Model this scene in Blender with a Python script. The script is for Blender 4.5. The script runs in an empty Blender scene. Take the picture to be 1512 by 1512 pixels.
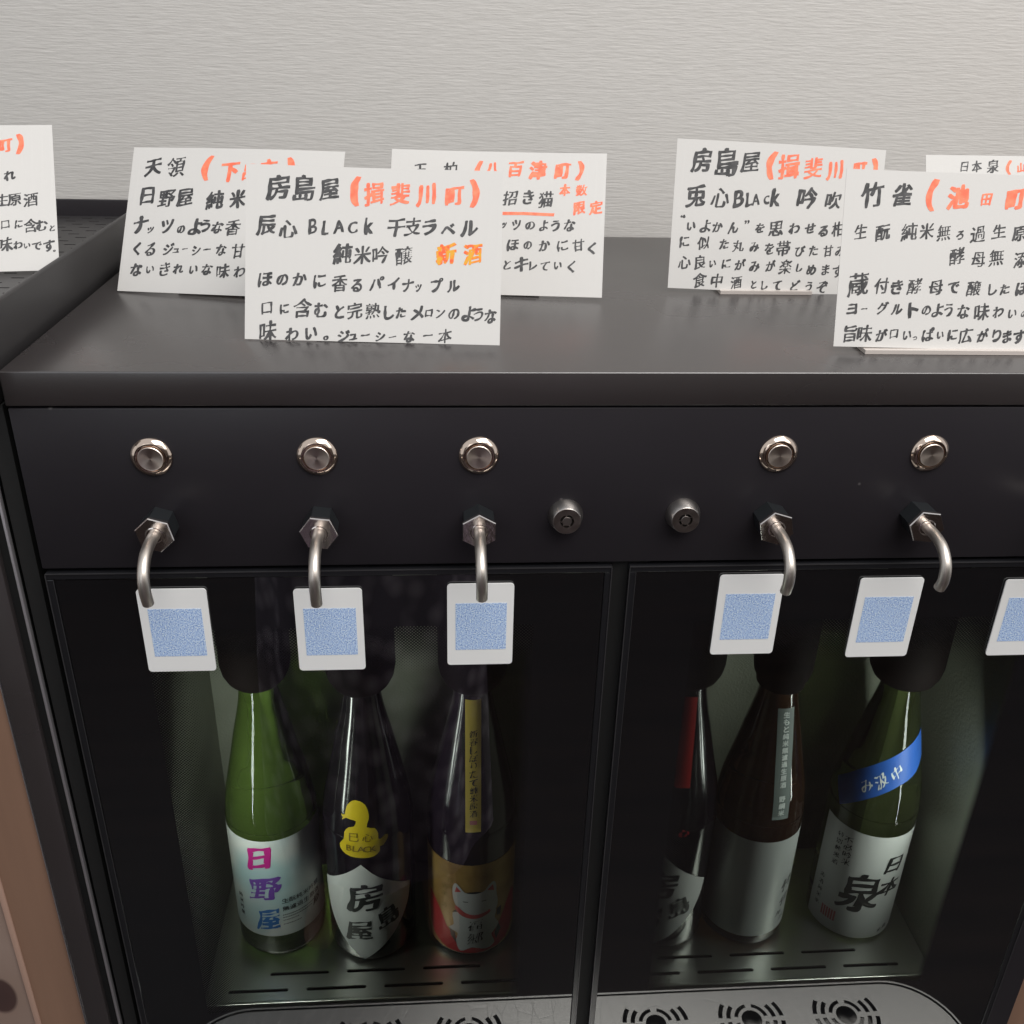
import bpy, bmesh, math, random
from mathutils import Vector, Matrix, noise
from mathutils.geometry import tessellate_polygon, delaunay_2d_cdt
import numpy as np
S = bpy.context.scene
C = S.collection
rnd = random.Random(7)

# ---------------------------------------------------------------- camera
def cam_axes(yaw, pitch, roll):
    cy, sy, cp, sp = math.cos(yaw), math.sin(yaw), math.cos(pitch), math.sin(pitch)
    f = Vector((sy*cp, cy*cp, -sp)); r = Vector((cy, -sy, 0)); u = r.cross(f)
    c, s = math.cos(roll), math.sin(roll)
    return c*r + s*u, c*u - s*r, f
cd = bpy.data.cameras.new("camera"); cam = bpy.data.objects.new("camera", cd); C.objects.link(cam)
r_, u_, f_ = cam_axes(math.radians(4.65464641), math.radians(26.71095116), math.radians(1.58384436))
M = Matrix((r_, u_, -f_)).transposed().to_4x4(); M.translation = Vector((.2253, -.5143, .1744))
cam.matrix_world = M
cd.sensor_width = 36; cd.lens = 1468.55/1512*36; cd.clip_start = .01; cd.clip_end = 50
S.camera = cam

# ---------------------------------------------------------------- light
W = bpy.data.worlds.new("World"); S.world = W; W.use_nodes = True
bg = W.node_tree.nodes["Background"]; bg.inputs[0].default_value = (.92, .96, 1, 1); bg.inputs[1].default_value = .60
def area(name, loc, target, sx, sy, power, col=(1, 1, 1)):
    l = bpy.data.lights.new(name, 'AREA'); l.shape = 'RECTANGLE'; l.size = sx; l.size_y = sy; l.energy = power; l.color = col
    o = bpy.data.objects.new(name, l); C.objects.link(o); o.location = loc
    o.rotation_euler = (Vector(target)-Vector(loc)).to_track_quat('-Z', 'Y').to_euler(); return o
area("ceiling_light", (.85, -.95, 1.55), (.3, .05, 0), 1.7, 1.0, 36, (1, .965, .925))
area("window_light", (-.9, -2.1, .55), (.3, .1, -.1), 1.0, 1.3, 4.5, (.9, .95, 1))
area("side_light", (1.7, -1.0, .9), (.3, .1, -.1), .7, .7, 3, (1, .95, .88))
S.view_settings.view_transform = 'Standard'; S.view_settings.look = 'None'
S.view_settings.exposure = .07; S.view_settings.gamma = 1
S.render.resolution_x = 1024; S.render.resolution_y = 1024
try:
    S.cycles.max_bounces = 10; S.cycles.transparent_max_bounces = 12; S.cycles.transmission_bounces = 10
    S.cycles.caustics_reflective = False; S.cycles.caustics_refractive = False
    S.cycles.sample_clamp_indirect = 4
except Exception: pass

# ---------------------------------------------------------------- materials
def mat(name, col, rough=.5, metal=0, **kw):
    m = bpy.data.materials.new(name); m.use_nodes = True
    b = m.node_tree.nodes["Principled BSDF"]
    b.inputs["Base Color"].default_value = (*col, 1); b.inputs["Roughness"].default_value = rough; b.inputs["Metallic"].default_value = metal
    for k, v in kw.items():
        k = k.replace('_', ' ')
        b.inputs[k].default_value = (*v, 1) if isinstance(v, tuple) else v
    return m
def N(m, t, **kw):
    n = m.node_tree.nodes.new(t)
    for k, v in kw.items(): setattr(n, k, v)
    return n
def L(m, a, b): m.node_tree.links.new(a, b)
def BS(m): return m.node_tree.nodes["Principled BSDF"]
def coords(m, scale=(1, 1, 1), kind='Object'):
    tc = N(m, 'ShaderNodeTexCoord'); mp = N(m, 'ShaderNodeMapping'); mp.inputs['Scale'].default_value = scale
    L(m, tc.outputs[kind], mp.inputs[0]); return mp.outputs[0]
def noise_tex(m, scale, detail=3, vec=(1, 1, 1), rough=.5):
    n = N(m, 'ShaderNodeTexNoise'); n.inputs['Scale'].default_value = scale; n.inputs['Detail'].default_value = detail
    n.inputs['Roughness'].default_value = rough
    L(m, coords(m, vec), n.inputs['Vector']); return n.outputs['Fac']
def bump(m, h, strength, dist=.001):
    b = N(m, 'ShaderNodeBump'); b.inputs['Strength'].default_value = strength; b.inputs['Distance'].default_value = dist
    L(m, h, b.inputs['Height']); L(m, b.outputs[0], BS(m).inputs['Normal']); return b
def ramp(m, fac, stops):
    r = N(m, 'ShaderNodeValToRGB'); e = r.color_ramp.elements
    while len(e) < len(stops): e.new(.5)
    for i, (p, c) in enumerate(stops): e[i].position = p; e[i].color = (*c, 1) if len(c) == 3 else c
    L(m, fac, r.inputs[0]); return r.outputs[0]
def rough_var(m, scale, lo, hi, vec=(1, 1, 1)):
    mr = N(m, 'ShaderNodeMapRange'); L(m, noise_tex(m, scale, 5, vec), mr.inputs[0])
    mr.inputs[1].default_value = .3; mr.inputs[2].default_value = .7; mr.inputs[3].default_value = lo; mr.inputs[4].default_value = hi
    L(m, mr.outputs[0], BS(m).inputs['Roughness'])

# wallpaper: pale grey, woven horizontal ribs
m_wall = mat('wallpaper', (.60, .59, .56), .8)
h1 = noise_tex(m_wall, 1, 4, (75, 75, 420), .65); h2 = noise_tex(m_wall, 1, 2, (55, 55, 640), .5)
ad = N(m_wall, 'ShaderNodeMath', operation='ADD'); L(m_wall, h1, ad.inputs[0]); L(m_wall, h2, ad.inputs[1])
bump(m_wall, ad.outputs[0], .34, .001)
L(m_wall, ramp(m_wall, h1, [(.3, (.58, .56, .535)), (.7, (.63, .61, .585))]), BS(m_wall).inputs['Base Color'])

def powder(name, col, lo, hi):
    m = mat(name, col, .4); rough_var(m, 5, lo, hi, (1, 1, 2.2)); bump(m, noise_tex(m, 1800, 2), .12, .0002); return m
m_lid = powder('black_powder_coat', (.029, .024, .0245), .25, .33); BS(m_lid).inputs['IOR'].default_value = 2.15
m_panel = powder('black_panel_paint', (.0195, .0182, .0235), .27, .40)
# a few specks of dust on the panel
v = N(m_panel, 'ShaderNodeTexVoronoi'); v.inputs['Scale'].default_value = 26; v.inputs['Randomness'].default_value = 1
L(m_panel, coords(m_panel), v.inputs['Vector'])
L(m_panel, ramp(m_panel, v.outputs['Distance'], [(0, (.22, .21, .2)), (.022, (.12, .11, .11)), (.04, (.0195, .0172, .0205))]), BS(m_panel).inputs['Base Color'])
m_frame = mat('black_door_frame', (.012, .012, .014), .28)
m_edge = mat('door_edge_metal', (.07, .068, .072), .3, .5)
m_dark = mat('black_gap', (.004, .004, .004), .7)
m_tray_black = powder('neighbour_black_coat', (.03, .028, .029), .35, .5)
m_hole = mat('hole_black', (.003, .003, .003), .8)
m_steel = mat('brushed_steel', (.62, .58, .55), .22, 1)
bump(m_steel, noise_tex(m_steel, 1, 3, (300, 300, 3000)), .08, .0002)
m_spout = mat('satin_steel_tube', (.70, .64, .58), .3, 1)
rough_var(m_spout, 90, .36, .44)
m_nut = mat('chromed_nut', (.72, .66, .63), .16, 1)
bump(m_nut, noise_tex(m_nut, 260, 3), .25, .0006)
m_ring = mat('polished_ring', (.80, .64, .53), .1, 1)
m_cap = mat('brushed_button', (.80, .69, .61), .32, 1, Anisotropic=.75)
tg = N(m_cap, 'ShaderNodeTangent', direction_type='RADIAL', axis='Y'); L(m_cap, tg.outputs[0], BS(m_cap).inputs['Tangent'])
m_lock = mat('lock_nickel', (.36, .31, .29), .35, 1); rough_var(m_lock, 300, .28, .42)
m_lockside = mat('lock_collar_satin', (.6, .56, .53), .3, 1)
m_sleeve = mat('black_hex_sleeve', (.016, .018, .02), .3)
m_paper = mat('card_paper', (.645, .63, .61), .75); bump(m_paper, noise_tex(m_paper, 900, 3), .1, .0002)
m_ink = mat('black_brush_ink', (.045, .043, .045), .55)
L(m_ink, ramp(m_ink, noise_tex(m_ink, 260, 3), [(.35, (.03, .03, .032)), (.7, (.085, .083, .086))]), BS(m_ink).inputs['Base Color'])
m_red = mat('orange_red_marker', (.95, .15, .075), .6)
L(m_red, ramp(m_red, noise_tex(m_red, 220, 3), [(.35, (.93, .17, .09)), (.7, (.98, .29, .16))]), BS(m_red).inputs['Base Color'])
m_orange = mat('amber_marker', (.9, .32, .02), .6)
L(m_orange, ramp(m_orange, noise_tex(m_orange, 260, 2), [(.38, (.88, .13, .04)), (.5, (.9, .3, .02)), (.65, (.75, .42, .03))]), BS(m_orange).inputs['Base Color'])
m_stand = mat('frosted_stand', (.62, .56, .52), .25)
m_tag = mat('white_plastic_tag', (.88, .88, .87), .35)
m_print = mat('blue_speckled_print', (.3, .42, .7), .4)
wn = N(m_print, 'ShaderNodeTexNoise'); wn.inputs['Scale'].default_value = 1300; wn.inputs['Detail'].default_value = 2; L(m_print, coords(m_print), wn.inputs['Vector'])
L(m_print, ramp(m_print, wn.outputs['Fac'], [(.30, (.12, .20, .50)), (.44, (.36, .53, .86)), (.55, (.56, .71, .95)), (.66, (.84, .92, .98))]), BS(m_print).inputs['Base Color'])

# steel of shelf and tray: brushed with scratches
def sheet_steel(name, col, rough, scr=.5, metal=1):
    m = mat(name, col, rough, metal)
    a = noise_tex(m, 1, 4, (60, 2600, 60)); v = N(m, 'ShaderNodeTexVoronoi', feature='DISTANCE_TO_EDGE'); v.inputs['Scale'].default_value = 75
    L(m, coords(m, (1, .35, 1)), v.inputs['Vector'])
    mr = N(m, 'ShaderNodeMapRange'); L(m, v.outputs['Distance'], mr.inputs[0]); mr.inputs[2].default_value = .012
    s = N(m, 'ShaderNodeMath', operation='MULTIPLY_ADD'); L(m, mr.outputs[0], s.inputs[0]); s.inputs[1].default_value = scr; L(m, a, s.inputs[2])
    bump(m, s.outputs[0], .25, .0003); return m
m_shelf = sheet_steel('shelf_steel', (.62, .62, .58), .28, .1)
m_grille = sheet_steel('tray_steel', (.52, .52, .50), .30, .6)
m_back = mat('cabinet_liner', (.34, .37, .32), .4, .15)
bump(m_back, noise_tex(m_back, 420, 4), .5, .0012)
L(m_back, ramp(m_back, noise_tex(m_back, 9, 3), [(.3, (.22, .235, .18)), (.7, (.38, .395, .32))]), BS(m_back).inputs['Base Color'])

# door glass: clear pane with a black printed border that breaks into dots
IOR = 1.95
def door_glass(name, x0, x1, z0, z1, gl, gr, gt, gb):
    m = bpy.data.materials.new(name); m.use_nodes = True; nt = m.node_tree; nt.nodes.clear()
    out = nt.nodes.new('ShaderNodeOutputMaterial')
    def math_(op, a, b=None, clamp=False):
        n = nt.nodes.new('ShaderNodeMath'); n.operation = op; n.use_clamp = clamp
        for i, x in enumerate((a, b)):
            if x is None: continue
            if isinstance(x, (int, float)): n.inputs[i].default_value = x
            else: nt.links.new(x, n.inputs[i])
        return n.outputs[0]
    tc = nt.nodes.new('ShaderNodeTexCoord'); sp = nt.nodes.new('ShaderNodeSeparateXYZ'); nt.links.new(tc.outputs['Object'], sp.inputs[0])
    X, Z = sp.outputs[0], sp.outputs[2]
    sides = [math_('DIVIDE', math_('SUBTRACT', X, x0), gl), math_('DIVIDE', math_('SUBTRACT', x1, X), gr),
             math_('DIVIDE', math_('SUBTRACT', z1, Z), gt), math_('DIVIDE', math_('SUBTRACT', Z, z0), gb)]
    t = math_('MINIMUM', math_('MINIMUM', sides[0], sides[1]), math_('MINIMUM', sides[2], sides[3]))
    P = .00150
    a = math_('DIVIDE', math_('ADD', X, Z), P*1.4142); b = math_('DIVIDE', math_('SUBTRACT', X, Z), P*1.4142)
    fa = math_('SUBTRACT', math_('FRACT', a), .5); fb = math_('SUBTRACT', math_('FRACT', b), .5)
    d = math_('SQRT', math_('ADD', math_('MULTIPLY', fa, fa), math_('MULTIPLY', fb, fb)))
    rr = math_('ADD', math_('MULTIPLY', t, .52), .22)
    clear = math_('MULTIPLY', math_('LESS_THAN', d, rr), math_('GREATER_THAN', t, 0))
    clear = math_('MAXIMUM', clear, math_('GREATER_THAN', t, 1))
    tr = nt.nodes.new('ShaderNodeBsdfTransparent'); tr.inputs[0].default_value = (.80, .83, .79, 1)
    gl_ = nt.nodes.new('ShaderNodeBsdfGlossy'); gl_.inputs['Roughness'].default_value = .012; gl_.inputs[0].default_value = (.95, .95, .95, 1)
    g2 = nt.nodes.new('ShaderNodeBsdfGlossy'); g2.inputs['Roughness'].default_value = .35; g2.inputs[0].default_value = (.95, .95, .95, 1)
    sn = nt.nodes.new('ShaderNodeTexNoise'); sn.inputs['Scale'].default_value = 7; sn.inputs['Detail'].default_value = 4; nt.links.new(tc.outputs['Object'], sn.inputs['Vector'])
    gm = nt.nodes.new('ShaderNodeMixShader'); nt.links.new(math_('MULTIPLY', math_('SUBTRACT', sn.outputs[0], .35, True), .22, True), gm.inputs[0]); nt.links.new(gl_.outputs[0], gm.inputs[1]); nt.links.new(g2.outputs[0], gm.inputs[2]); gl_ = gm
    fr = nt.nodes.new('ShaderNodeFresnel'); fr.inputs[0].default_value = 1.9
    mx = nt.nodes.new('ShaderNodeMixShader'); nt.links.new(fr.outputs[0], mx.inputs[0]); nt.links.new(tr.outputs[0], mx.inputs[1]); nt.links.new(gl_.outputs[0], mx.inputs[2])
    df = nt.nodes.new('ShaderNodeBsdfDiffuse'); df.inputs[0].default_value = (.006, .006, .007, 1)
    mx2 = nt.nodes.new('ShaderNodeMixShader'); nt.links.new(fr.outputs[0], mx2.inputs[0]); nt.links.new(df.outputs[0], mx2.inputs[1]); nt.links.new(gl_.outputs[0], mx2.inputs[2])
    mm = nt.nodes.new('ShaderNodeMixShader'); nt.links.new(clear, mm.inputs[0]); nt.links.new(mx2.outputs[0], mm.inputs[1]); nt.links.new(mx.outputs[0], mm.inputs[2])
    nt.links.new(mm.outputs[0], out.inputs[0]); return m
def bottle_glass(name, col, rough=.03, ior=1.38, tw=1.0):
    return mat(name, col, rough, 0, IOR=ior, Transmission_Weight=tw, Specular_IOR_Level=.7)
m_green = bottle_glass('green_glass', (.62, .99, .20), tw=.94); m_olive = bottle_glass('olive_green_glass', (.42, .52, .20), tw=.97)
m_brown = bottle_glass('brown_glass', (.46, .21, .12), tw=.96); m_blackglass = mat('black_glass', (.008, .006, .009), .12, 0, Specular_IOR_Level=.8)
m_violetglass = mat('dark_violet_glass', (.017, .011, .02), .14, 0, Specular_IOR_Level=.8)
m_rubber = mat('dark_rubber_stopper', (.005, .003, .003), .8, 0, Specular_IOR_Level=.08)
m_lab = mat('white_label', (.78, .80, .77), .5)
L(m_lab, ramp(m_lab, noise_tex(m_lab, 14, 2), [(.35, (.50, .68, .70)), (.52, (.78, .80, .77))]), BS(m_lab).inputs['Base Color'])
m_labw = mat('plain_white_label', (.76, .77, .75), .5)
m_silver = mat('silver_label', (.6, .62, .61), .4, .3)
m_gold = mat('gold_label', (.42, .25, .07), .45, .2)
L(m_gold, ramp(m_gold, noise_tex(m_gold, 40, 3), [(.35, (.33, .18, .05)), (.65, (.50, .31, .09))]), BS(m_gold).inputs['Base Color'])
m_goldstrip = mat('gold_strip', (.78, .58, .10), .5)
m_grey_strip = mat('grey_green_strip', (.15, .18, .17), .6)
m_blue = mat('blue_band', (.02, .10, .42), .5)
m_yellow = mat('yellow_sticker', (.75, .55, .01), .5)
m_yellowtxt = mat('brown_print', (.22, .15, .01), .5)
m_lred = mat('crimson_print', (.5, .02, .03), .5); m_redstrip = mat('red_strip', (.75, .03, .02), .5)
m_pink = mat('pink_seal_print', (.62, .2, .2), .5)
m_magenta = mat('magenta_print', (.62, .02, .28), .5); m_violet = mat('violet_print', (.19, .07, .42), .5); m_bluep = mat('blue_print', (.03, .17, .5), .5)
m_black_print = mat('black_print', (.012, .014, .013), .5); m_white_print = mat('white_print', (.7, .74, .72), .5); m_grey_print = mat('grey_print', (.12, .12, .12), .5)
m_catw = mat('white_cat_print', (.62, .62, .62), .5); m_catr = mat('pink_ear_print', (.6, .1, .1), .5)
m_floor = mat('dark_floor', (.035, .022, .017), .45)
L(m_floor, ramp(m_floor, noise_tex(m_floor, 1, 4, (2, 22, 1)), [(.3, (.016, .009, .008)), (.7, (.034, .020, .016))]), BS(m_floor).inputs['Base Color'])
m_wood = mat('brown_glossy_panel', (.22, .115, .07), .3)
L(m_wood, ramp(m_wood, noise_tex(m_wood, 1, 4, (30, 30, 2.5)), [(.25, (.22, .13, .09)), (.75, (.32, .19, .13))]), BS(m_wood).inputs['Base Color'])
m_strip = mat('pale_trim', (.42, .27, .21), .4)
m_poster = mat('leaf_pattern_panel', (.3, .22, .18), .5)
vv = N(m_poster, 'ShaderNodeTexVoronoi', feature='F1'); vv.inputs['Scale'].default_value = 24; L(m_poster, coords(m_poster, (1, 1, .6)), vv.inputs['Vector'])
L(m_poster, ramp(m_poster, vv.outputs['Distance'], [(.0, (.05, .03, .03)), (.34, (.08, .045, .04)), (.38, (.30, .21, .17)), (1, (.34, .25, .21))]), BS(m_poster).inputs['Base Color'])
m_skin = mat('skin', (.55, .33, .24), .5)
m_hair = mat('dark_hair', (.012, .009, .008), .4)
m_phone = mat('phone_body', (.02, .02, .022), .25)
m_dress = mat('mottled_violet_fabric', (.3, .26, .3), .8)
dv = N(m_dress, 'ShaderNodeTexVoronoi', feature='SMOOTH_F1'); dv.inputs['Scale'].default_value = 34; dv.inputs['Smoothness'].default_value = .6; L(m_dress, coords(m_dress, (1, 1, .8)), dv.inputs['Vector'])
L(m_dress, ramp(m_dress, dv.outputs['Distance'], [(.15, (.62, .55, .63)), (.34, (.44, .37, .45)), (.55, (.20, .155, .21))]), BS(m_dress).inputs['Base Color'])
m_far = mat('far_wall_paint', (.17, .15, .135), .8)
m_trim = mat('bright_trim', (.75, .72, .75), .3, .9)

# ---------------------------------------------------------------- helpers
def tag(o, label=None, cat=None, group=None, kind=None):
    if label: o['label'] = label
    if cat: o['category'] = cat
    if group: o['group'] = group
    if kind: o['kind'] = kind
    return o
def link(name, me, m, parent=None, loc=None, smooth=False):
    o = bpy.data.objects.new(name, me); C.objects.link(o)
    if m: 
        me.materials.clear(); me.materials.append(m)
    if parent: o.parent = parent
    if loc: o.location = loc
    if smooth:
        for p in me.polygons: p.use_smooth = True
        try: me.set_sharp_from_angle(angle=math.radians(35))
        except Exception: pass
    return o
def obj(name, bm, m, parent=None, loc=None, smooth=False):
    bmesh.ops.recalc_face_normals(bm, faces=bm.faces)
    me = bpy.data.meshes.new(name); bm.to_mesh(me); bm.free(); return link(name, me, m, parent, loc, smooth)
def empty(name, loc, label, cat, group=None, rot=0):
    o = bpy.data.objects.new(name, None); C.objects.link(o); o.location = loc; o.rotation_euler = (0, 0, rot); o.empty_display_size = .02
    return tag(o, label, cat, group)
def box(bm, x0, x1, y0, y1, z0, z1, bev=0, seg=2):
    r = bmesh.ops.create_cube(bm, size=1); vs = r['verts']
    for v in vs: v.co = Vector(((x0+x1)/2+v.co.x*(x1-x0), (y0+y1)/2+v.co.y*(y1-y0), (z0+z1)/2+v.co.z*(z1-z0)))
    if bev:
        es = list({e for v in vs for e in v.link_edges})
        bmesh.ops.bevel(bm, geom=es, offset=bev, segments=seg, profile=.5, affect='EDGES')
def boxobj(name, m, parent, *a, bev=0, seg=2, smooth=True):
    bm = bmesh.new(); box(bm, *a, bev=bev, seg=seg); return obj(name, bm, m, parent, smooth=smooth)
def lathe(bm, prof, n=48, axis='z', o=(0, 0, 0)):
    rings = []
    for r, h in prof:
        ring = []
        for i in range(n):
            a = 2*math.pi*i/n; c, s = r*math.cos(a), r*math.sin(a)
            p = (c, s, h) if axis == 'z' else (c, -h, s)      # axis 'y': height runs toward the viewer (-y)
            ring.append(bm.verts.new((p[0]+o[0], p[1]+o[1], p[2]+o[2])))
        rings.append(ring)
    for A, B in zip(rings, rings[1:]):
        for i in range(n):
            j = (i+1) % n; bm.faces.new((A[i], A[j], B[j], B[i]))
    bm.faces.new(rings[0]); bm.faces.new(rings[-1])
def tube(bm, pts, rad, n=20, wall=0):
    pts = [Vector(p) for p in pts]; rings = []
    for k, p in enumerate(pts):
        t = (pts[min(k+1, len(pts)-1)]-pts[max(k-1, 0)]).normalized()
        a = t.cross(Vector((1, 0, 0))).normalized(); b = t.cross(a)
        rings.append([bm.verts.new(p+rad*(math.cos(2*math.pi*i/n)*a+math.sin(2*math.pi*i/n)*b)) for i in range(n)])
    if wall:
        p = pts[-1]; t = (pts[-1]-pts[-2]).normalized(); a = t.cross(Vector((1, 0, 0))).normalized(); b = t.cross(a)
        for q, rr in ((p, rad-wall), (p-t*.006, rad-wall)):
            rings.append([bm.verts.new(q+rr*(math.cos(2*math.pi*i/n)*a+math.sin(2*math.pi*i/n)*b)) for i in range(n)])
    for A, B in zip(rings, rings[1:]):
        for i in range(n):
            j = (i+1) % n; bm.faces.new((A[i], A[j], B[j], B[i]))
    bm.faces.new(rings[0]); bm.faces.new(rings[-1])
def smooth_path(P, n=8):
    P = [Vector(p) for p in P]; out = []
    for i in range(len(P)-1):
        a, b, c, d = P[max(i-1, 0)], P[i], P[i+1], P[min(i+2, len(P)-1)]
        for k in range(n):
            t = k/n; out.append(.5*((2*b)+(-a+c)*t+(2*a-5*b+4*c-d)*t*t+(-a+3*b-3*c+d)*t**3))
    out.append(P[-1]); return out
def plate(loops, thick, m, name, parent, loc=None, axis='z'):
    """flat plate from an outline and hole loops (2D), extruded down by thick"""
    bm = bmesh.new(); top = []; flat = []
    for lp in loops:
        t = [bm.verts.new((x, y, 0)) for x, y in lp]; b = [bm.verts.new((x, y, -thick)) for x, y in lp]; top.append((t, b)); flat.append([Vector((x, y, 0)) for x, y in lp])
        for i in range(len(lp)):
            j = (i+1) % len(lp); bm.faces.new((t[i], t[j], b[j], b[i]))
    T = [v for t, b in top for v in t]; B = [v for t, b in top for v in b]
    for a, b, c in tessellate_polygon(flat):
        try: bm.faces.new((T[a], T[b], T[c])); bm.faces.new((B[c], B[b], B[a]))
        except ValueError: pass
    return obj(name, bm, m, parent, loc)

# ---------------------------------------------------------------- lettering
GL = {}
def load_glyphs(chars):
    obs = {}
    for ch in sorted(set(chars)):
        c = bpy.data.curves.new('t', 'FONT'); c.body = ch; c.resolution_u = 4
        o = bpy.data.objects.new('t', c); C.objects.link(o); obs[ch] = o
    dg = bpy.context.evaluated_depsgraph_get()
    for ch, o in obs.items():
        me = bpy.data.meshes.new_from_object(o.evaluated_get(dg)); cnt = {}
        key = {}
        def k(i):
            co = me.vertices[i].co; return (round(co.x, 5), round(co.y, 5))
        for p in me.polygons:
            vs = list(p.vertices)
            for a, b in zip(vs, vs[1:]+vs[:1]):
                ka, kb = k(a), k(b)
                if ka == kb: continue
                if (kb, ka) in cnt: del cnt[(kb, ka)]
                else: cnt[(ka, kb)] = 1
        nxt = {}
        for a, b in cnt: nxt.setdefault(a, []).append(b)
        loops = []
        while nxt:
            s = next(iter(nxt)); lp = [s]; cur = s
            while True:
                l = nxt.get(cur)
                if not l: break
                b = l.pop(); 
                if not l: del nxt[cur]
                if b == s: break
                lp.append(b); cur = b
            if len(lp) > 2: loops.append(lp)
        GL[ch] = loops; bpy.data.meshes.remove(me)
    for o in obs.values():
        c = o.data; bpy.data.objects.remove(o); bpy.data.curves.remove(c)
def resample(lp, step):
    out = []
    for a, b in zip(lp, lp[1:]+lp[:1]):
        d = math.hypot(b[0]-a[0], b[1]-a[1]); n = max(1, int(d/step))
        for i in range(n): out.append((a[0]+(b[0]-a[0])*i/n, a[1]+(b[1]-a[1])*i/n))
    return out
def glyph_loops(ch, seed, brush=1.0, bold=.012):
    """outline of a character redrawn as a brush would: uneven weight, slanted, wobbling"""
    res = []
    for lp in GL[ch]:
        lp = resample(lp, .045); n = len(lp); q = []
        ar = sum(lp[i][0]*lp[(i+1) % n][1]-lp[(i+1) % n][0]*lp[i][1] for i in range(n))
        for i, (x, y) in enumerate(lp):
            if brush or bold:
                ax, ay = lp[i-1]; bx, by = lp[(i+1) % n]; tx, ty = bx-ax, by-ay; l = math.hypot(tx, ty) or 1; nx, ny = ty/l, -tx/l
                w = noise.noise(Vector((x*3.1, y*3.1, seed)))*.040*brush
                w += .022*brush*(abs(nx)-.45)          # uprights heavier than horizontals
                off = bold+w
                x2, y2 = x+nx*off, y+ny*off
                x2 += brush*(.06*noise.noise(Vector((x*1.3, y*1.3, seed+9)))); y2 += brush*(.06*noise.noise(Vector((x*1.3, y*1.3, seed+21))))
                y2 += brush*.13*(x-.5); x2 += brush*.05*(y-.4)
                x, y = x2, y2
            q.append((x, y))
        res.append(q)
    return res
def cdt_fill(bm, loops, h=0):
    pts = []; edges = []; k = 1000.0
    for l in loops:
        s = len(pts); pts += [Vector((p.x*k, p.y*k)) for p in l]; edges += [(s+i, s+(i+1) % len(l)) for i in range(len(l))]
    vs, es, fs, *_ = delaunay_2d_cdt(pts, edges, [], 0, 1e-5)
    if not fs: return
    V = np.array([(v.x, v.y) for v in vs]); F = np.array([tuple(f)[:3] for f in fs]); Cn = V[F].mean(axis=1)
    wind = np.zeros(len(F))
    A = np.array([(pts[a].x, pts[a].y) for a, _b in edges]); B = np.array([(pts[b_].x, pts[b_].y) for _a, b_ in edges])
    cx, cy = Cn[:, 0][:, None], Cn[:, 1][:, None]
    up = (A[:, 1][None] <= cy) & (B[:, 1][None] > cy); dn = (A[:, 1][None] > cy) & (B[:, 1][None] <= cy)
    cr = (B[:, 0]-A[:, 0])[None]*(cy-A[:, 1][None])-(cx-A[:, 0][None])*(B[:, 1]-A[:, 1])[None]
    wind = (up & (cr > 0)).sum(1)-(dn & (cr < 0)).sum(1)
    bv = {}
    for f in F[wind > 0] if (wind > 0).sum() >= (wind < 0).sum() else F[wind < 0]:
        t = []
        for i in f:
            if i not in bv: bv[i] = bm.verts.new((V[i, 0]/k, V[i, 1]/k, h))
            t.append(bv[i])
        try: bm.faces.new(t)
        except ValueError: pass
def add_glyph(bm, ch, u, v, size, seed, brush=1.0, bold=.012, rot=0, h=0, sx=1.0):
    if ch == '_':
        loops = [[(0, 0), (.5, .012), (1, .0), (1.01, .05), (.5, .062), (.005, .055)]]
    else: loops = glyph_loops(ch, seed, brush, bold)
    xs = [p[0] for l in loops for p in l]; ys = [p[1] for l in loops for p in l]
    if not xs: return
    w, hh = max(xs)-min(xs), max(ys)-min(ys); s = size/max(w, hh); cx, cy = (max(xs)+min(xs))/2, (max(ys)+min(ys))/2
    c, sn = math.cos(rot), math.sin(rot); L2 = []
    for l in loops:
        L2.append([Vector((u+((x-cx)*c*sx-(y-cy)*sn)*s, v+((x-cx)*sn*sx+(y-cy)*c)*s, h)) for x, y in l])
    cdt_fill(bm, L2, h)
def wrap(bm, R, step=.002):
    """bend a flat (arc length, height) drawing round an upright cylinder of radius R, facing -y"""
    xs = [v.co.x for v in bm.verts]
    if not xs: return
    a = math.floor(min(xs)/step)*step
    while a < max(xs):
        bmesh.ops.bisect_plane(bm, geom=bm.verts[:]+bm.edges[:]+bm.faces[:], plane_co=(a, 0, 0), plane_no=(1, 0, 0)); a += step
    for v in bm.verts:
        s, z, o = v.co.x, v.co.y, v.co.z; ph = s/R; r = R+o
        v.co = Vector((r*math.sin(ph), -r*math.cos(ph), z))
def poly(bm, pts, h=0):
    vs = [bm.verts.new((x, y, h)) for x, y in pts]
    for t in tessellate_polygon([[v.co for v in vs]]):
        try: bm.faces.new([vs[i] for i in t])
        except ValueError: pass
def smooth2(pts, n=4):
    P = [Vector((x, y, 0)) for x, y in pts]; out = []; k = len(P)
    for i in range(k):
        a, b, c, d = P[i-1], P[i], P[(i+1) % k], P[(i+2) % k]
        for j in range(n):
            t = j/n; q = .5*((2*b)+(-a+c)*t+(2*a-5*b+4*c-d)*t*t+(-a+3*b-3*c+d)*t**3); out.append((q.x, q.y))
    return out
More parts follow.
